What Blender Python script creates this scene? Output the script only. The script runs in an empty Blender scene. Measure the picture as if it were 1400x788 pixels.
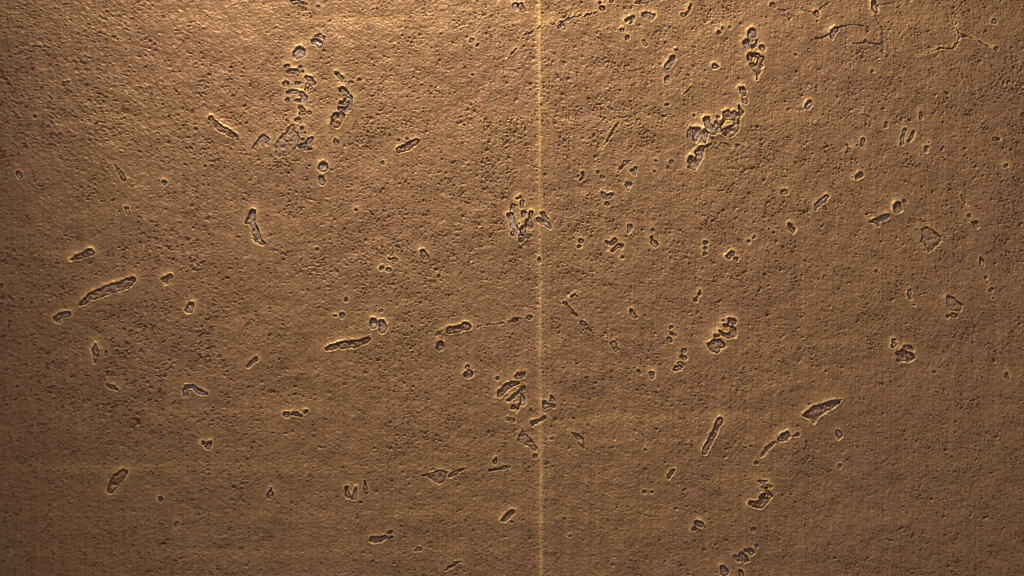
import bpy, math
import numpy as np
from mathutils import Vector

# ------------------------------------------------------------------ units
# one photo pixel is one millimetre on the sheet; the sheet lies flat, face up
W, H = 1400, 788
MM = 0.001
THICK = 0.012
rng = np.random.default_rng(20240611)
S = bpy.context.scene

# ------------------------------------------------------------------ camera
cam_data = bpy.data.cameras.new('camera')
cam = bpy.data.objects.new('camera', cam_data)
S.collection.objects.link(cam)
cam_data.sensor_width = 36
cam_data.lens = 60
cam.location = (0, 0, THICK + 1.4 * 60 / 36)
cam_data.clip_start = 0.05
cam_data.clip_end = 50
S.camera = cam

# ------------------------------------------------------------------ ambient room light
world = bpy.data.worlds.new('World')
S.world = world
world.use_nodes = True
bg = world.node_tree.nodes['Background']
bg.inputs['Color'].default_value = (1.0, 0.80, 0.76, 1)
bg.inputs['Strength'].default_value = 0.20


def aim(o, target):
    d = Vector(target) - o.location
    o.rotation_euler = d.to_track_quat('-Z', 'Y').to_euler()


def spot(name, loc, target, energy, color, size, cone, blend):
    d = bpy.data.lights.new(name, 'SPOT')
    d.energy = energy
    d.color = color
    d.shadow_soft_size = size
    d.spot_size = math.radians(cone)
    d.spot_blend = blend
    o = bpy.data.objects.new(name, d)
    S.collection.objects.link(o)
    o.location = loc
    aim(o, target)
    return o


# the raking lamp above the top edge, a little to the left
spot('raking_lamp', (-0.44, 1.80, 0.92), (0.0, 0.57, 0), 242, (1.0, 0.855, 0.655), 0.03, 62, 1.0)

S.view_settings.view_transform = 'Standard'
S.view_settings.look = 'None'
S.view_settings.exposure = 0
S.view_settings.gamma = 1
S.cycles.filter_width = 1.05

# ------------------------------------------------------------------ materials
def new_mat(name):
    m = bpy.data.materials.new(name)
    m.use_nodes = True
    nt = m.node_tree
    return m, nt, nt.nodes['Principled BSDF']


def nd(nt, t, **kw):
    n = nt.nodes.new(t)
    for k, v in kw.items():
        setattr(n, k, v)
    return n


def attr(nt, name):
    return nd(nt, 'ShaderNodeAttribute', attribute_name=name).outputs['Fac']


def mix(nt, fac, a, b, blend='MIX'):
    n = nd(nt, 'ShaderNodeMix', data_type='RGBA', blend_type=blend)
    for sock, v in ((n.inputs[0], fac), (n.inputs[6], a), (n.inputs[7], b)):
        if isinstance(v, bpy.types.NodeSocket):
            nt.links.new(v, sock)
        elif isinstance(v, (int, float)):
            sock.default_value = v
        else:
            sock.default_value = (*v, 1)
    return n.outputs[2]


def noise(nt, scale, detail=3, rough=0.55, stretch=None):
    tc = nd(nt, 'ShaderNodeTexCoord').outputs['Object']
    if stretch:
        mp = nd(nt, 'ShaderNodeMapping')
        mp.inputs['Scale'].default_value = stretch
        nt.links.new(tc, mp.inputs['Vector'])
        tc = mp.outputs['Vector']
    n = nd(nt, 'ShaderNodeTexNoise')
    n.inputs['Scale'].default_value = scale
    n.inputs['Detail'].default_value = detail
    n.inputs['Roughness'].default_value = rough
    nt.links.new(tc, n.inputs['Vector'])
    return n.outputs['Fac']


def ramp(nt, fac, lo, hi):
    n = nd(nt, 'ShaderNodeMapRange', interpolation_type='SMOOTHSTEP')
    n.inputs['From Min'].default_value = lo
    n.inputs['From Max'].default_value = hi
    nt.links.new(fac, n.inputs['Value'])
    return n.outputs['Result']


def math_node(nt, op, a, b):
    n = nd(nt, 'ShaderNodeMath', operation=op)
    for s, v in zip(n.inputs, (a, b)):
        if isinstance(v, bpy.types.NodeSocket):
            nt.links.new(v, s)
        else:
            s.default_value = v
    return n.outputs[0]


def bronze():
    m, nt, p = new_mat('bronze_patina')
    tone = ramp(nt, noise(nt, 5, 5, 0.6), 0.32, 0.68)
    c = mix(nt, tone, (0.345, 0.203, 0.100), (0.350, 0.196, 0.113))
    # reddish and olive freckles of oxide
    c = mix(nt, math_node(nt, 'MULTIPLY', ramp(nt, noise(nt, 420, 2), 0.52, 0.68), 0.40), c, (0.33, 0.160, 0.105))
    c = mix(nt, math_node(nt, 'MULTIPLY', ramp(nt, noise(nt, 350, 2, 0.5, (1, 1.4, 1)), 0.54, 0.70), 0.45), c, (0.27, 0.19, 0.075))
    # fine vertical brush marks
    br = noise(nt, 330, 2, 0.6, (1, 0.012, 1))
    c = mix(nt, math_node(nt, 'MULTIPLY', ramp(nt, br, 0.45, 0.57), 0.55), c, (0.43, 0.25, 0.13))
    # oxide held in the pores; pit lips painted as lit; seam and band wear
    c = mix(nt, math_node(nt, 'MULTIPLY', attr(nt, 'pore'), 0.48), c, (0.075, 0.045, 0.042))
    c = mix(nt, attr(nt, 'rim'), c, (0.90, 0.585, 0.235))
    nt.links.new(c, p.inputs['Base Color'])
    p.inputs['Metallic'].default_value = 0.32
    p.inputs['Roughness'].default_value = 0.54
    p.inputs['Specular IOR Level'].default_value = 0.4
    b = nd(nt, 'ShaderNodeBump')
    b.inputs['Strength'].default_value = 0.35
    b.inputs['Distance'].default_value = 0.0008
    hsum = math_node(nt, 'ADD', noise(nt, 520, 3, 0.7), math_node(nt, 'MULTIPLY', br, 0.5))
    nt.links.new(hsum, b.inputs['Height'])
    nt.links.new(b.outputs['Normal'], p.inputs['Normal'])
    return m


def pit_material():
    m, nt, p = new_mat('grey_pit_residue')
    t = ramp(nt, noise(nt, 260, 3, 0.65), 0.36, 0.64)
    grey = mix(nt, t, (0.30, 0.245, 0.23), (0.50, 0.425, 0.41))
    brown = mix(nt, t, (0.25, 0.145, 0.080), (0.37, 0.215, 0.115))
    mottle = ramp(nt, noise(nt, 300, 3, 0.6, (1, 1.25, 1)), 0.66, 0.46)
    c = mix(nt, math_node(nt, 'MULTIPLY', attr(nt, 'grey'), mottle), brown, grey)
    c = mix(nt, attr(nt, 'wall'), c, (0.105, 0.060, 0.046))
    c = mix(nt, attr(nt, 'rim'), c, (0.90, 0.585, 0.235))  # light on the pit lips, painted on into the inner edge
    nt.links.new(c, p.inputs['Base Color'])
    p.inputs['Metallic'].default_value = 0.05
    p.inputs['Roughness'].default_value = 0.48
    b = nd(nt, 'ShaderNodeBump')
    b.inputs['Strength'].default_value = 0.7
    b.inputs['Distance'].default_value = 0.0008
    nt.links.new(noise(nt, 420, 3, 0.7), b.inputs['Height'])
    nt.links.new(b.outputs['Normal'], p.inputs['Normal'])
    return m


M_BRONZE = bronze()
M_PIT = pit_material()

# ------------------------------------------------------------------ the pits, traced in millimetres
# chains of x,y,radius joined by blanks; chains of one pit parted by '/'; 'G' starts a polygon of x,y corners
# D deep pit with a grey floor, S shallow rough scar, C hairline crack
PITS = '''
D G 400,79 400,72 405,66 411,64 416,67 417.5,75 413,80 406,81
D 430,50.5,1.2 437,49,2.5 442,51.5,2.5 443,55,1
D 428,57,3.3 433,57,3.3 437,60,3.3 437.5,64,2
D 392,91,3
D 410,92,2.4
D 414,98.5,2.5
D 395,98.5,2.8 402,97.5,3.2 407,99,3.2 / 407,99,3 406.5,103,2.2
D 419,105.5,3 423,109,3.8 / 424,112,3.8 428,114,3.3
D 389.7,115.5,4.2
D 405,114.5,2.2 / 409,114,2
D 420,118,2.6
D 461,101,3.2 465,105,3.8 468,108,2 / 467.5,112,1.8
D 480,113.5,2.5
D 492,109.5,2.3
D 393,127,2.8 399,125.5,3.3 405,126.5,2.8
D 413,129,3.6 417,134,3.8 / 406,138,2.2 413,139,3.8
D 419,123,2.8 / 424,120.5,2
D 393,138,2.8
D 411,147,3.2 415,151,2.4 / 412,156,2.8 416,155,2.4
D 406,165,2.8 408,164,2.8 411,168,1.5
D 413,176.5,2.6
D 414,191,2.4 / 417,182,2
D 423,155,2.8
S G 376.5,212.5 377.5,194.5 382,188.5 390,181 397,171.5 401,170.5 403,177 411,189 408,196.5 402,204.5 395,212.5 382.5,216
D 410,201,2.6 416,199,3.6 / 419,204,3.6 425,204,2.6 / 422,195,3.6 427,189,2 / 415,205,2 415.5,217,.8
D 348,203,2.2 354,195,3 361,186,2.8 / 361,186,2.3 366,192,3 366,197,2.6 / 355,203,1.5
D 468,122,4.2 473,127,4.6 / 476,131,3 480,134,3.3 / 473,138,3.8 477,137,3.8 / 467,141,3 472,141,2.8 / 480,137,3 479,144,3 473,151,3 / 466,149,3.6 471,149,2.8
B 459,169,6.8 461,163,7.6 467,159,5
D 459.5,194,2.8 460,197,2.8
D 442,227,5.2 442,230,5.2
D 440,245,3.8 440.5,249,4.2
B 545,206,3 551,203,4.2 560,199,4.6 568,194,4.2
D 545,192,2.2
D 557,190,2.2
D 523,223,2.6
B 288,162,2.5 293,168,3.2 302,176,4 312,182,4 319,186,3.6 325,190,1.8
D 25,238,3 28,243,2.4
D 48,160,2.4
S 156,225,1.4 162,233,2.4 169,245,2.6
D 224,250,2.8
D 645,56,2.6 / 652,62,2 / 651,69,1.6
S 693,80,1.2 700,73,1.8 706,67,1.2
D 646,102,2.2
D 435,10,2.2
S 400,3,2.5 412,4,2.6 420,7,1.5
D 704,7,2.8 705,12,2.8
D 712,8,3 715,14,3.6
D 823,12,4 / 820,4,2.6
D 836,2,2.6
D 764,38,2.2 768,34,2.6 771,40,2.8
C 708,53,1 722,46,1.6 735,40,1.8 748,35,1.6 760,33,1.8 775,28,1.5 790,23,1.6 805,21,1.5 817,17,1.4
D 857,28,3 865,25,3.4 862,31,2
D 880,21,2.6 887,22,3 890,25,3 894,22,2.6
S 868,4,1.5 880,2,2.6 890,2,2
D 858,52,3
D 880,57,1.8 883,61,2.4
D 851,42,2.4
D 934,21,3 940,18,2.8 943,12,3.2 945,8,1.5
D 983,45,3.3 / 988.5,40,2.4
D 998,38.5,2.2
D G 1021,51 1023.4,41.3 1028.7,37 1033.3,39.8 1035.6,47.4 1033.3,52.7 1027,52.7
D 1021.5,56,3.8 1020,61,3.8 1023,65,2.8 / 1029,64,2.8 1034,61,2.4 / 1034,56.5,1.8
D 1041,64,3.8 1042.5,68,3.3
B 1025,80,3.6 1025,75,2.3 / 1031,75,2.3 1036,76,3.2 1041,80,3.3 1038,86,3.6 / 1027.5,89,2.8 1032,95,3 1036,92,4.6 1036,100,3.3 1034.5,108,1.2 / 1040,90,3
D 913,92,4 917,85,3.4 920,80,4
D 912,107,3.2 913,111,3.2
D 978,91,4
D 925,69,2.4
D 1014,122,3.8 1016,126,4.2 / 1009,120,1.2
D 1019,135,3.8 1019,139,2.4
B G 988.4,153.7 995.4,151 999.6,155 1003.8,151 1009.4,153.7 1009.4,144 1012.2,148 1016.4,152.3 1015,158 1010.8,163.5 1011.5,170.5 1006.6,183 1001,187.3 995.4,188 988.4,183 987,177.5 995.4,173.3 1003.8,170.5 1001,165 992.6,165 985.6,174.7 982.9,170.5 988.4,163.5
D 982,160,3
D 966,164,4.8 968,169,5.4 970,178,3.6 / 979,167,2 979,172,3.6 976,181,4.5 / 983,178,3.6
D 963,182,4.5 963,190,3.6 964,194,2.3
D 950,178,3.6 953,184,4.6 951,191,3.2 / 955,178,3.6
D 945,176,2.3 942,180,2.3 942,186,2
D 959,203,3.8 956,209,5.4 957,215,4.6 953,221,4.6 949,228,3.8 942,228,1.8 / 944,215,2.8 942,222,2 945,222,1
D 949.5,158.5,2
C 968,200,2 979,196,1.8 991,196,1.5 998,201,1.5 1009,200,1.5 1019,196,1
S 845,168,1 841,175,1.8 836,183,2.2 830,192,1.8 823,203,1
S 845,237,1.6 848,230,2.4 855,223,2.6 864,219,1.4
D 864,234,2.6 867,238,2.8 869,230,2.2
D 857,252,2.8 862,253,2.8 859,258,2
D 835,150,2.4 / 832,147,1.4
D 912,144,2.4
D 918,222,2.4
D 897,220,2.2 / 894,234,1.4
D 817,235,2.2 / 824,243,2.2
S 796,236,1.6 798,242,2 793,247,1.5
S 942,124,1 935,129,1.6 946,118,1
D 1057,7,3.2 1060,11,1.6 / 1061,13,1 1072,15,1 1083,11,.8
D 1117,19,3.6 1118,22,2.8 / 1115,18,1.6 1106,16,1 1098,14,.7 / 1119,15,1.6 1125,9,1 1133,5,.8 / 1118,25,1.4 1117,32,.6
D 1195,4,3.6 1196,10,4.6 1197,16,3 / 1199,8,1.4 1210,6,1 1223,4,.8 / 1197,17,1.4 1199,27,1.1 1204,36,1.2 1207,43,1.6 1207,56,1.8 1207,70,2.2 1208,84,.8 / 1206,60,1.4 1196,61,1.2
D 1142,41,3.6 1139,45,4.4 1138,51,2 / 1146,39,2 1155,36,1.2 1165,34,1.1 1175,35,1.1 1187,38,.7 / 1135,48,2 1127,51,1.4 1118,53,1.1 1108,56,.8
D 1183,57,2.4 / 1181,59,1.3 1167,60,.8 / 1186,59,1.2 1198,61,1
S 1307,33,.7 1309,42,1.4 1313,48,3 1323,50,1.4 1336,55,1.1 1353,65,.9 / 1312,50,2 1309,58,1.2 1304,66,2 1298,67,1.4 1285,66,1 1270,73,.9 1255,78,.7
D 1363,67,3
D 1088,76,2.4 / 1084,74,1 1078,71,.7 / 1091,77,1.2 1097,81,.7
D 1104,146,3.4 1107,142,3.6 / 1100,149,1.6 1093,151,1
D 1259,155,2.4 1260,161,2.6
D 1237,178,2.6 1235,187,2.8 1233,196,3 / 1249,181,2 1246,187,2.6 1243,193,2.6
D 1180,192,2.2 1179,198,3 1182,204,1 / 1172,199,1.5
D 1266,206,2.8 1267,202,2.2 / 1270,195,.8 / 1260,212,1
D 1172,243,2.8 1176,240,4 / 1166,243,1
S 1360,190,2.6 1366,191,1.6
D 1375,227,3
S 1158,198,1.4 1161,206,2.6 1156,210,1.5
D 1212,168,2 / 1211,173,2
D 1192,98,2.6
D 1360,30,2.4
B 97,355,1.4 104,352,3 113,349,4 122,345,4.6 126,346,2.8
B 109,418,1.2 115,413,3 122,407,4 138,400,6.2 155,395,7.2 172,389,6.4 182,383,4.2
D 76,435,2.8 83,432,3.6 92,430,4 / 80,440,3
D 225,382,4.4 233,378.5,2.8 / 227,386,2.6
D 259,424,4 261,418,4.4
B 131,470,1.6 130,477,4 131,483,4.4 131,490,3 130,497,1.2
D 145,480,1.6 145,485,2.2
D 25,431,1.8
D 173,285,2.4 175,292,2.6
D 346,290,3.6 344,300,5.6 338,304,2 / 345,307,4 350,314,3 350,322,4.2 353,329,4.6 359,333,2.6
D 338,502,2.4 343,497,3 350,491,3.4
D 0,391,3.4
D 487,288,2.8
D 579,349,3 582,352,4 577,343,2.4
D 521,367,3.2 / 531,369,3
S 532,354,2.4 541,356,3
D 473,410,3
D 468,431,3.2 468,434,2.8 / 458,432,2
D 511,441,5.2 510,446,5.2
D 521,440,3.4 524,447,4.8 522,452,4.2
D 521,426,2.2
B 447,477,2 453,475,3.6 462,473.5,4.6 475,471.5,5.2 488,470.5,5 496,468,4 503,464,3.8
B 616,452,5.6 626,450,5.4 634,447,5 641,447,4.2
D 602,475,5 603,471,4.4
D 600,456,2.6 / 604,453,1.4
D 639,503,3
D 638,513,4.6 642,511,4.2
D 680,518,2.6
D 433,341,2.4
D 600,378,2.2 / 602,383,1.6
C 650,447,1 665,445,1.2 680,443,1 692,442,1.5 706,438,1.8 718,436,1
D 706,272,2.4 712,270,3.2 / 714,276,2.8 714,283,2.3
D 716,291,3.2 716,297,2
D 702,281,2.3 699,288,2 702,291,2.3
D 697,295,3.6 700,301,3.8 702,309,4.1 706,314,3.8 709,319,3.3 / 710,306,2
D 716,312,4 715,318,4 / 721,303,3.3 725,299,2.4 726,290,2 / 725,310,4.1 724,305,3.8
D 713,325,4.2 713,329,3.4
D 701,320,2.8
D 723,323.5,3
D 717,334,2.6
D 742,292,2.3 746,299,2.8 748,299,2.3 / 736,300,2.8 741,304,3.2 748,307,2.8 753,312,1.8
D 737,355,2.3 738,359,2.3
D 794,330,3 / 792,337,2.6
D 825,266,3.4 828,272,3 836,267,3 / 829,279,3
D 829,331,2.4 835,335,3 840,329,3 / 838,343,3.4 845,337,2.4 850,338,3.2
D 851,352,3
D 861,310,2.8 859,318,1.6
D 894,332,4 897,335,3.4
D 891,325,2.8
D 893,315,2.6
D 964,333,2.4 / 964,340,2.8 / 964,347,2.4
C 965,362,1.5 960,370,1.8 957,378,1
D 957,401,3 / 951,411,2.6 954,406,1.4
D 996,351,4.2 1001,347,3.4 / 1006,355,2.8
D 1031,325,2.4 / 1024,330,2.2
S 772,415,2.6 779,423,2.8 787,433,2.6
S 795,441,1.8 802,448,2.2 811,456,1.4
S 838,470,3 842,477,4 / 830,463,1.6
S 780,407,1.6 786,403,2 791,406,1.5
D 863,425,2 866,430,3.2 868,433,2.6
D 918,448,2.4
D 918,456,2.6 922,458,2.6
D 914,463,2.4 918,467,2.6
D 935,481,2.6
D 931,488,2.6 937,490,3
D 929,496,2.2 933,500,2
D 924,504,3.6 929,503,2.4
D 891,511,3.2 892,516,2.8
S 873,508,2 876,512,1.6
D G 702,515 707.6,510 718,509 717,516.7 706,519.5
D 724,435,3
D 704,438,3
D 998,437,2.8 1004,440,3.3 / 998,444,3.6 / 990,445,2.8 994,446,2.8 / 1001,451,3.6 1001,457,4.6 995,460,3.1 989,458,2.3 984,453,2 / 1003,457,4.6
D 989,439,1.8
B 978,459,3 981,459,2.4 / G 966,470 974,465 984.7,463.7 989.7,470.8 991.8,474.8 984.7,479 980.6,484 974.5,481 969.5,477
D 1069,264,3 1074,263,3.2
D 1115,287,2.2 1117,281,3.2 1123,275,3.2 1131,270,2.6
S 1127,285,2 1131,287,1.4
D 1080,308,3.6 / 1083,315,4.2
D 1058,318,2.2 / 1051,314,1.6
D 1190,303,1.8 1196,303,2.6 1202,300,4 1213,295,3 / 1201,303,2.6 1201,309,1.6 / 1204,296,2
S 1184,293,1.4 1192,291,1.4 1199,292,1.2
D 1228,281,5 1227,288,5.6
D 1236,276,2.2 1240,278,1.2
S G 1261,318 1260,314 1267,310 1277,315 1285,323 1287,331 1278,340 1270,345 1263,335 1257,330 1261,327
D 1334,306,3.4 1336,310,2 / 1329,304,1.2
D 1325,295,2.6
C 1316,268,1.2 1319,276,1.8 1322,282,1
D 1343,357,2.8 1343,363,3 1341,352,1
D 1348,380,2.2 / 1350,387,1.5
D 1355,397,2.6 / 1358,408,1.5
D 1243,398,2.2 1244,403,2.8 1246,410,1
S 1250,417,1.8 / 1241,390,1.4
S G 1293,404 1303,406 1317,418 1312,426 1303,425 1295,423
D 1302,431,3 1306,432,2.4 / 1296,433,2.8
D 1222,466,2.6
D 1222,473,3.6
B G 1225,482 1233,478 1246,483 1252,490 1243,495 1233,495
D 1238,475,2.4 1245,476,3 1248,478,2
D 1228,493,2.6
D 1376,512,3 1377,516,2.6 1379,521,1.4
S 1198,371,2.4
D 1277,509,2.4
D 148,528,2.4 155,530,3.4 159,532,2
D 254,541,3.2 252,534,3 256,529,3.2 264,529,3.4 271,535,3.4 278,538,2.8 282,538,2
D 284,611,4 286,607,3.6 / 278,606,2.8
B 151,670,4 156,661,6.4 163,654,6.6 170,646,4.6
D 219,682,3.4
D 242,716,2.2 241,721,2
D 23,529,1.8
D 392,567,4.2 / 401,566,3.2 406,566,3.8 / 411,568,2.6 / 418,564,3.4
D 369,679,4 370,673,2.6 371,668,1
D 474,667,2.2 474,672,2.4 476,678,3.8
D 484,680,4 486,673,2.4 486,667,1
D 493,687,2.4
S 499,658,1.4 500,668,2.6 501,674,2
D 509,738,3.6 518,737.5,4 527,735,3.4 / 533,728,2.8 / 536,734,1.8 531,737,1.4
S G 577,650 590,647 603,643 613,645 607,658 600,663 592,658 584,652
S 615,651,2.8 622,647,2.6 630,643,1.8 638,641,1
D 677,633,3.2 678.5,626,1
S 670,643,2 680,642,2.6 690,640,2.2
D 689,711,3.8 696,705,4 701,700,2
D 700,714,2.4
S 609,780,1.2 615,776,2.2 623,771,2.4 631,768,1.4
S 568,753,1.6 574,751,2.4
D 683,542,2.8 686,535,4.4 693,529,3.6 699,526,4 708,524,2.8
D 694,548,2.8 702,542,2.6 710,536,2.8 715,531,3.6
D 714,541,2.8 715,551,4 / 710,554,2
D 702,557,3.9 / 708,558,2.3 706,563,1.5
D 700,575,2.8 / 694,573,1.8
S G 706.7,602 709.5,594 715,587 725,601 735,613 732.4,617.6 723,611 715,609
D 732,624,3
D 754,542,1.8 755,547,3.1 / 757,555,3.1 752,554,1.8 745,556,2.2 / 744,550,1.8
D 728,579,3.1 735,576,3.1 743,572,3.1
S G 782,592 790,594 798,600 798,613 790,606
S 755,600,2.4
B 984,576,4.4 980,584,3.6 976,592,3.6 972,601,3.4 967,610,3.4 963,618,3
D 914,653,2 917,647,3.2 921,643,2.2
D 882,615,2.6
D 882,673,2.2
D 891,673,2.2
D 954,716,3.8 959,718,3.2
D 949,724,3.4
D 1020,753,1.8 1026,753,3.1 1028,757,2.8
D 1013,758,2.8 1018,763,3.6 1020,766,3.1
D 1005,760,2.3 1009,764,2.8 1011,767,1.8
D 1029.5,725,2.6
D 988,775,2.8 991,783,5.4
D 1012,781,2 1014,787,3.6
D 1034.5,747,2
D 1037,658,1.8 1043,660,2.8 1048,658,1.5
D 1042,667,2.3 1047,665,2.8 1053,666,2.8
B 1050,673,3.1 1053,679,3.3 1049,684,3.8 / 1040,680,2.4 1045,677,2.6 1043,684,3 / 1026,688,2.8 1033,690,4.4 1041,689,5.6 1048,684,4.8 / 1047,668,2 1050,673,2.4
D G 1061,600 1067.7,594 1076,590 1081,596 1077.6,604 1067.7,605.6 1063,604
D 1060,605,1.8 1055,608,2.7 1048,614,2.8 1043,621,2.3 1040,625,1
D 1085,596,1.6 1091,595,2.7
D 1034,633,2.4
C 1008,613,1.3 1018,612,1.7 1028,611,1.3
B G 1098,568 1110,557 1122,553 1137,548 1150,546 1145,553 1128,565 1117,572 1112,580 1107,573
D 1146,591,3.4 1148,595,3.6 1147,600,1.2
D 1148,638,2.4
D 780,733,2.2
C 43,63,1 55,65,1.5 67,65,1
C 122,22,1 136,23,1.5 146,28,1.5 157,30,1
C 127,40,1 140,47,1.5 155,51,1.3 167,56,1
S 87,116,2 92,113,2
D 172,68,1.8
D 280,228,1.8
'''


def fft_blur(a, sx, sy=None, ang=0.0):
    """Gaussian blur by FFT; ang turns the long axis."""
    sy = sx if sy is None else sy
    fy = np.fft.fftfreq(a.shape[0])[:, None]
    fx = np.fft.rfftfreq(a.shape[1])[None, :]
    c, s = math.cos(ang), math.sin(ang)
    u = fx * c + fy * s
    v = -fx * s + fy * c
    k = np.exp(-2 * math.pi ** 2 * ((u * sx) ** 2 + (v * sy) ** 2))
    return np.fft.irfft2(np.fft.rfft2(a) * k, s=a.shape)


def unit(a):
    return (a - a.mean()) / a.std()


def smooth(lo, hi, x):
    t = np.clip((x - lo) / (hi - lo), 0, 1)
    return t * t * (3 - 2 * t)


# ------------------------------------------------------------------ the fine grid (1 mm) over the visible face
X0, X1, Y0, Y1 = -48, 1448, -36, 824
gx = np.arange(X0, X1 + 1, dtype=float)
gy = np.arange(Y0, Y1 + 1, dtype=float)
GX, GY = np.meshgrid(gx, gy)
shape = GX.shape


def white():
    return rng.standard_normal(shape)


def blob(cx, cy, rx, ry):
    return np.exp(-(((GX - cx) / rx) ** 2 + ((GY - cy) / ry) ** 2))


# where the porosity is coarse, fine, sparse or streaked
patchy = unit(fft_blur(white(), 26)) * 0.6 + unit(fft_blur(white(), 8)) * 0.7
coarse = smooth(620, 120, GX + 0.35 * GY)                       # upper left: coarse, merging pores
fine_right = smooth(1000, 1200, GX)                             # right: fine dense grain
calm = smooth(470, 720, GY) * 0.7 + blob(760, 700, 260, 130) * 0.6 + blob(1090, 110, 60, 50) * 0.3
calm = np.clip(0.75 * calm + 0.4 * blob(1120, 470, 120, 90) + 0.35 * blob(890, 380, 90, 60), 0, 1.2)
band = blob(520, 168, 210, 9) + blob(620, 505, 140, 60) * 0.4 + blob(800, 250, 140, 130) * 0.3 + blob(430, 260, 240, 90) * 0.35
dens = 0.45 * patchy + 0.7 * coarse + 0.35 * fine_right - 0.75 * calm + band

# ---- pits
height = np.zeros(shape)
rim = np.zeros(shape)
quiet = np.zeros(shape)
owner = np.zeros(shape, dtype=np.int32)
wallA = np.zeros(shape)
greyA = np.zeros(shape)
ragged = unit(fft_blur(white(), 1.25)) * 0.60 + unit(fft_blur(white(), 3.2)) * 0.62
floor_noise = unit(fft_blur(white(), 1.0)) * 0.75 + unit(fft_blur(white(), 2.4)) * 0.75
scar_noise = unit(fft_blur(white(), 1.1) - fft_blur(white(), 2.6))
grain = fft_blur(white(), 0.9) - fft_blur(white(), 2.0)


def seg_dist(px, py, a, b):
    ax, ay, ar = a
    bx, by, br = b
    dx, dy = bx - ax, by - ay
    L = dx * dx + dy * dy
    t = np.clip(((px - ax) * dx + (py - ay) * dy) / L, 0, 1) if L > 0 else 0.0
    return np.hypot(px - ax - t * dx, py - ay - t * dy) - (ar + t * (br - ar))


def poly_dist(px, py, pts):
    d = np.full(px.shape, 1e9)
    inside = np.zeros(px.shape, bool)
    n = len(pts)
    for i in range(n):
        (ax, ay), (bx, by) = pts[i], pts[(i + 1) % n]
        d = np.minimum(d, seg_dist(px, py, (ax, ay, 0), (bx, by, 0)))
        cond = (ay > py) != (by > py)
        with np.errstate(divide='ignore', invalid='ignore'):
            xi = (bx - ax) * (py - ay) / ((by - ay) if by != ay else 1e-9) + ax
        inside ^= cond & (px < xi)
    return np.where(inside, -d, d)


def thin(p):
    return p if len(p) < 3 or p[2] > 1.7 else (p[0], p[1], max(0.2, p[2] - 0.6))


pits = []
for line in PITS.strip().splitlines():
    kind, rest = line.split(' ', 1)
    brown = kind == 'B'                                           # deep, with a brown crumbly floor
    kind = 'D' if brown else kind
    chains = []
    for ch in rest.split('/'):
        tk = ch.split()
        poly = tk[0] == 'G'
        if poly:
            tk = tk[1:]
        chains.append((poly, [thin(tuple(float(v) for v in t.split(','))) for t in tk]))
    pits.append((kind, brown, chains))

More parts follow.
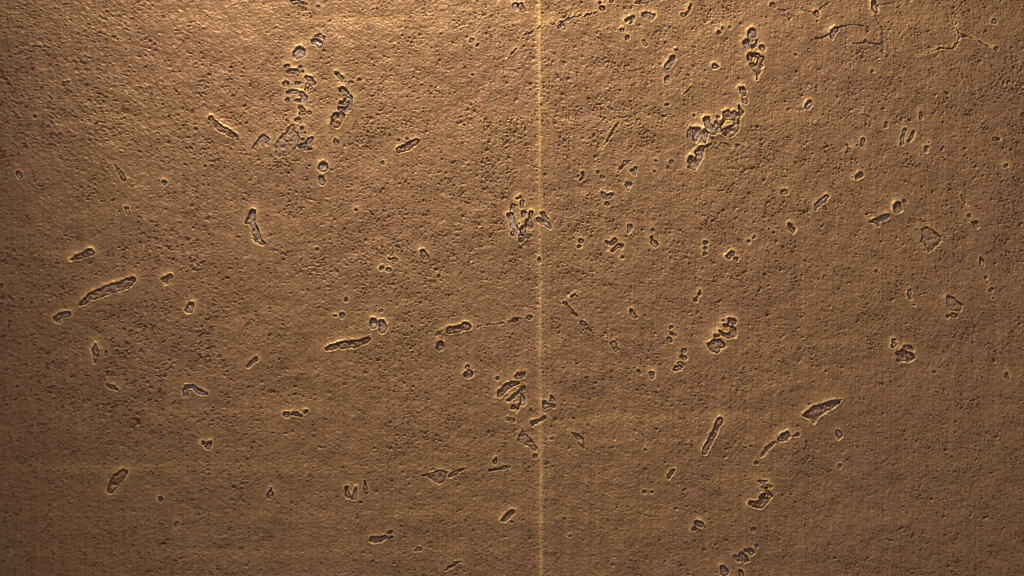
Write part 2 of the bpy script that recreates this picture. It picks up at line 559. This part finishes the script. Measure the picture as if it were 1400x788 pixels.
PAD = 26
info = []
for idx, (kind, brown, chains) in enumerate(pits, 1):
    xs = [p[0] for _, c in chains for p in c]
    ys = [p[1] for _, c in chains for p in c]
    i0 = max(0, int(min(xs)) - PAD - X0); i1 = min(shape[1], int(max(xs)) + PAD - X0)
    j0 = max(0, int(min(ys)) - PAD - Y0); j1 = min(shape[0], int(max(ys)) + PAD - Y0)
    sl = (slice(j0, j1), slice(i0, i1))
    px, py = GX[sl], GY[sl]
    sd = np.full(px.shape, 1e9)
    sd_thin = np.full(px.shape, 1e9)
    for poly, pts in chains:
        if not poly and kind == 'D' and len(chains) > 1 and len(pts) > 1 and min(p[2] for p in pts) < 0.7 and max(p[2] for p in pts) <= 2.4:
            for a, b in zip(pts[:-1], pts[1:]):
                sd_thin = np.minimum(sd_thin, seg_dist(px, py, a, b))
            continue
        if poly:
            sd = np.minimum(sd, poly_dist(px, py, pts))
        elif len(pts) == 1:
            sd = np.minimum(sd, np.hypot(px - pts[0][0], py - pts[0][1]) - pts[0][2])
        else:
            for a, b in zip(pts[:-1], pts[1:]):
                sd = np.minimum(sd, seg_dist(px, py, a, b))
    size = max(2.0, -sd.min())
    area = float((sd < 0).sum())
    rag = {'D': 0.75, 'S': 0.8, 'C': 1.0}[kind] * min(1.0, size / 4 + 0.35)
    sw = sd - (0.8 if kind == 'D' else 0.5) + ragged[sl] * rag
    fn = floor_noise[sl]
    if kind == 'D':
        depth = min(3.4, 1.5 + 0.42 * size)
        prof = -depth * smooth(0.5, -1.5, sw)
        prof += depth * 0.52 * smooth(-1.3, -2.9, sw)                       # a moat round a slightly raised floor
        prof += (0.42 + 0.03 * size) * fn * smooth(-1.0, -2.6, sw)
        if brown:
            prof += smooth(-0.9, -2.2, sw) * (0.7 * scar_noise[sl] + 0.5)
        lip = 0.9 * min(1, size / 4.5) ** 1.35
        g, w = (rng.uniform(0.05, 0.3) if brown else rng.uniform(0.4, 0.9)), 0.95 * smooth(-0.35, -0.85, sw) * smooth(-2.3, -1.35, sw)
    elif kind == 'S':
        prof = -1.9 * smooth(0.6, -1.0, sw) + smooth(0, -2, sw) * (fn * 0.4 + 0.55 * scar_noise[sl]) + 1.3 * smooth(-1.2, -2.8, sw)
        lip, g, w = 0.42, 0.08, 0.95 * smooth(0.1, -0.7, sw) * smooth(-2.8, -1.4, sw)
    else:
        sw = sw + np.clip(scar_noise[sl], -1, 2.5) * 1.5 + 0.5
        prof = -1.3 * smooth(0.6, -1.2, sw)
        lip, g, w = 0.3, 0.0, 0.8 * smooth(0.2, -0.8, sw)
    hair = sd_thin + 0.5 * scar_noise[sl] - 0.25
    prof = np.minimum(prof, -1.8 * smooth(0.6, -0.6, hair))
    reach = 2.2 + 1.0 * size
    out = np.maximum(sw, 0)
    lip_glow = (0.85 * np.exp(-(out / 1.7) ** 2) + 0.32 * np.exp(-(out / (0.75 * reach)) ** 2)) * smooth(-1.2, 0.5, sw)  # glow of the lit lip round each pit, put into the colour
    height[sl] += prof + lip * (1.3 * np.exp(-(out / (0.9 + 0.16 * reach)) ** 2) + 0.7 * np.exp(-(out / reach) ** 2)) * smooth(-1.5, 0.8, sw)
    rim[sl] = np.maximum(rim[sl], lip_glow * lip)
    quiet[sl] = np.maximum(quiet[sl], np.exp(-(np.maximum(sd, 0) / (3.0 + 1.6 * size * (kind == 'D'))) ** 2) * (1.0 if kind == 'D' else 0.6))
    ins = (sw < -0.1) | (hair < -0.1)
    owner[sl][ins] = idx
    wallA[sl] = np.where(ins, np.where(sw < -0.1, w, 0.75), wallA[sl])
    greyA[sl] = np.where(ins, np.where(sw < -0.1, g, 0.0), greyA[sl])
    info.append((area, kind))

# ---- pores: three grain sizes, streaks whose lean changes across the sheet
def pores(s1, s2, ang, stretch):
    n = white()
    return unit(fft_blur(n, s1 * stretch, s1, ang) - fft_blur(n, s2 * stretch, s2, ang))


lean_down = smooth(430, 180, GX) * smooth(330, 180, GY)          # upper left leans down to the right
lean_up = smooth(520, 280, GX) * smooth(250, 380, GY)            # left middle leans up to the right
p_iso = pores(0.92, 2.1, 0, 1.0)
p_dn = pores(1.15, 3.0, math.radians(24), 1.8)
p_up = pores(1.10, 2.9, math.radians(-24), 1.7)
field = unit(p_iso * np.clip(1 - lean_down - lean_up, 0.15, 1) + p_dn * lean_down + p_up * lean_up)
field += 0.45 * unit(fft_blur(white(), 3.2) - fft_blur(white(), 7)) 
thr = 1.28 - 0.58 * dens
keep = 1 - 0.92 * quiet
pd = smooth(0.0, 1.15, field - thr) * keep
fine = pores(0.75, 1.6, math.radians(-20), 1.25)
fthr = 0.9 - 0.16 * dens - 0.25 * fine_right
fd = smooth(0.0, 1.2, fine - fthr) * keep

# round pinholes, the discrete dark dots
dots = np.zeros(shape)
pin_prob = np.clip(0.55 + 0.5 * blob(640, 200, 330, 260) + 0.35 * blob(560, 560, 260, 120) - 0.55 * fine_right - 0.35 * coarse - 0.3 * (calm > 0.9), 0.05, 1.2)
pin_prob = pin_prob * np.clip(1 + 0.8 * patchy, 0.1, 2.4) * keep
for r, per in ((0.9, 0.0050), (1.25, 0.0026), (1.7, 0.0008), (2.3, 0.00018)):
    imp = (rng.random(shape) < per * pin_prob).astype(float)
    disk = fft_blur(imp, r * 0.62) * (2 * math.pi * (r * 0.62) ** 2)
    dots = np.maximum(dots, np.clip(disk * 1.25, 0, 1) * (0.75 + 0.22 * r))
# the row of pinholes along the seam
SEAM = 738.2 + 1.8 * GY / H
sd_seam = GX - SEAM
imp = (rng.random(shape) < 0.05 * np.exp(-(sd_seam / 4) ** 2) * (0.35 + smooth(300, 380, GY))).astype(float)
dots = np.maximum(dots, np.clip(fft_blur(imp, 0.75) * 3.6, 0, 1) * 0.75)

# sparse larger nicks of odd outline, in loose groups
nick = pores(1.7, 4.0, math.radians(-35), 1.35)
nd_ = smooth(0.0, 0.9, nick - 2.15 + 0.30 * patchy + 0.25 * fine_right - 0.2 * calm) * keep
relief_nick = -(1.7 + 0.25 * floor_noise) * nd_
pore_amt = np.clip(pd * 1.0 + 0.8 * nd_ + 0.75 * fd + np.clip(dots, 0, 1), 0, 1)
soft = np.clip(1.05 - 0.55 * calm, 0.4, 1.05)
relief = relief_nick * np.where(owner > 0, 0.1, 1) + np.where(owner > 0, 0.12, 1) * -(1.75 * pd * soft + (1.1 - 0.3 * calm) * fd + 1.6 * dots * (0.45 + 0.55 * soft) - (0.22 * fine + (0.16 + 0.10 * coarse) * field) * (0.35 + 0.65 * keep))
# small raised lips round the pores
lips = fft_blur(np.clip(pd + dots, 0, 1), 2.2) - fft_blur(np.clip(pd + dots, 0, 1), 7)
relief += 0.9 * np.clip(lips, -0.2, 0.6) * keep
und = 0.16 * unit(fft_blur(white(), 2.4)) * keep + 0.30 * unit(fft_blur(white(), 7)) * keep + 0.55 * unit(fft_blur(white(), 22))
brush = unit(fft_blur(white(), 0.7, 60)) * 0.09 * (0.4 + blob(800, 560, 330, 330))
ridge_amp = 0.75 + 0.35 * unit(fft_blur(white(), 0.8, 9)).clip(-1.5, 1.5) * 0.5
ridge = ridge_amp * (1.1 * np.exp(-(sd_seam / 1.5) ** 2) + 1.1 * np.exp(-(sd_seam / 5.0) ** 2))
keep_seam = 1 - 0.5 * np.exp(-(sd_seam / 3.2) ** 2)
relief *= keep_seam
pore_amt *= keep_seam
ridge *= np.where(owner > 0, 0.2, 1)
height += relief + und + brush + ridge + 0.10 * unit(grain)
pore_amt = np.where(owner > 0, 0, pore_amt)
seam_wear = np.clip(unit(fft_blur(white(), 1.0, 7)) * 0.6 + unit(fft_blur(white(), 12, 40)) * 0.7, -1.8, 2)
# buffed bands that cross the sheet, faint
band_wear = np.zeros(shape)
for by, bx, bl, bw, ba in ((165, 620, 700, 9, .10), (345, 120, 220, 10, .09), (572, 900, 170, 8, .17), (602, 900, 200, 5, .10), (640, 250, 420, 8, .10),
                           (655, 930, 160, 9, .10), (703, 620, 700, 6, .09), (755, 300, 500, 7, .08), (270, 760, 260, 9, .07), (470, 1130, 160, 10, .07), (28, 700, 800, 16, .10), (560, 350, 300, 6, .07)):
    band_wear += 1.2 * ba * blob(bx, by, bl, bw)
streaks = unit(fft_blur(white(), 60, 1.6)) * 0.5 + unit(fft_blur(white(), 0.6, 70)) * 0.6
band_wear = np.clip(band_wear * (1 + 0.4 * streaks) + 0.034 * (0.5 + blob(760, 600, 330, 300)) * streaks.clip(-1, 2.5), 0, 1)
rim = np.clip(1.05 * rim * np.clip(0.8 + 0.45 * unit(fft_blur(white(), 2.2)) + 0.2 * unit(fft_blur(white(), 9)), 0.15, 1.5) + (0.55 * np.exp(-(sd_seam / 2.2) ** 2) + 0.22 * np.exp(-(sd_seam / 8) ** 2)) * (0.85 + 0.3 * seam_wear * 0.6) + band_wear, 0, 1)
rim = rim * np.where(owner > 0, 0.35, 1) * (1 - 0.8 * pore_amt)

# fade the relief out before the fine grid meets the plain outer margin
edge = np.minimum(np.minimum(GX - X0, X1 - GX), np.minimum(GY - Y0, Y1 - GY))
height *= smooth(0, 10, edge)

# ------------------------------------------------------------------ the whole sheet: fine middle, coarse margin
def margin(n, reach):
    t = np.linspace(0, 1, n + 1)[1:]
    return reach * t ** 1.8


ml = margin(14, 420)
ax = np.concatenate([X0 - ml[::-1], gx, X1 + ml])
ay = np.concatenate([Y0 - ml[::-1], gy, Y1 + ml])
N = 14


def grow(a):
    return np.pad(a, N)


Hf, RIM, PORE, WALL, GREY = (grow(a) for a in (height, rim, pore_amt, wallA, greyA))
OWN = np.pad(owner, N)
NX, NY = len(ax), len(ay)
VX, VY = np.meshgrid(ax, ay)
co = np.stack([(VX - W / 2) * MM, (H / 2 - VY) * MM, THICK + Hf * MM], -1).reshape(-1, 3).astype(np.float32)
ids = np.arange(NX * NY).reshape(NY, NX)
quad = np.stack([ids[:-1, :-1], ids[1:, :-1], ids[1:, 1:], ids[:-1, 1:]], -1).reshape(-1, 4)
o4 = OWN.reshape(-1)[quad]
lab = o4.max(1)                                                  # a face belongs to the pit it touches
fxm = (VX.reshape(-1)[quad]).mean(1)
fym = (VY.reshape(-1)[quad]).mean(1)
seam_face = (np.abs(fxm - (738.2 + 1.8 * fym / H)) < 3.6) & (lab == 0)


def build(name, faces, mat, parent, attrs):
    used, inv = np.unique(faces.reshape(-1), return_inverse=True)
    me = bpy.data.meshes.new(name)
    nf = len(faces)
    me.vertices.add(len(used))
    me.vertices.foreach_set('co', co[used].reshape(-1))
    me.loops.add(nf * 4)
    me.loops.foreach_set('vertex_index', inv.reshape(-1).astype(np.int32))
    me.polygons.add(nf)
    me.polygons.foreach_set('loop_start', np.arange(0, nf * 4, 4, dtype=np.int32))
    me.update(calc_edges=True)
    me.polygons.foreach_set('use_smooth', np.ones(nf, bool))
    for an, arr in attrs.items():
        at = me.attributes.new(an, 'FLOAT', 'POINT')
        at.data.foreach_set('value', arr.reshape(-1)[used].astype(np.float32))
    me.materials.append(mat)
    ob = bpy.data.objects.new(name, me)
    S.collection.objects.link(ob)
    ob.parent = parent
    return ob


sheet = bpy.data.objects.new('metal_sheet', None)
S.collection.objects.link(sheet)
sheet['label'] = 'brown bronze metal sheet, pitted all over, with a raised vertical seam down its middle'
sheet['category'] = 'metal sheet'

# the hundred largest pits are parts of their own, the rest one scatter
order = sorted(range(len(info)), key=lambda i: -info[i][0])
own_part = set(i + 1 for i in order[:100])
named = {i + 1: i for i in order[:100]}
is_part = np.isin(lab, list(own_part))
is_small = (lab > 0) & ~is_part

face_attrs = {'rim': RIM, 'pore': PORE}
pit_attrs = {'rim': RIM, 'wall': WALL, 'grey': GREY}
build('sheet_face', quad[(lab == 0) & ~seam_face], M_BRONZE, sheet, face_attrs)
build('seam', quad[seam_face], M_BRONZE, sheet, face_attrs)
part_name = {'D': 'pit', 'S': 'scar', 'C': 'crack'}
sel = np.nonzero(is_part)[0]
sel = sel[np.argsort(lab[sel], kind='stable')]
ul, start = np.unique(lab[sel], return_index=True)
for k, u in enumerate(ul):
    a = start[k]
    b = start[k + 1] if k + 1 < len(ul) else len(sel)
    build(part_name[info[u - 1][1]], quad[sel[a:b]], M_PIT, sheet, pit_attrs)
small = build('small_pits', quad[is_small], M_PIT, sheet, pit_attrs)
small['kind'] = 'stuff'

# the back and the four cut edges of the sheet
def sheet_back():
    x0, x1 = (ax[0] - W / 2) * MM, (ax[-1] - W / 2) * MM
    y0, y1 = (H / 2 - ay[-1]) * MM, (H / 2 - ay[0]) * MM
    v = [(x0, y0, 0), (x1, y0, 0), (x1, y1, 0), (x0, y1, 0), (x0, y0, THICK), (x1, y0, THICK), (x1, y1, THICK), (x0, y1, THICK)]
    f = [(3, 2, 1, 0), (0, 1, 5, 4), (1, 2, 6, 5), (2, 3, 7, 6), (3, 0, 4, 7)]
    me = bpy.data.meshes.new('sheet_back')
    me.from_pydata(v, [], f)
    me.materials.append(M_BRONZE)
    ob = bpy.data.objects.new('sheet_back', me)
    S.collection.objects.link(ob)
    ob.parent = sheet


sheet_back()
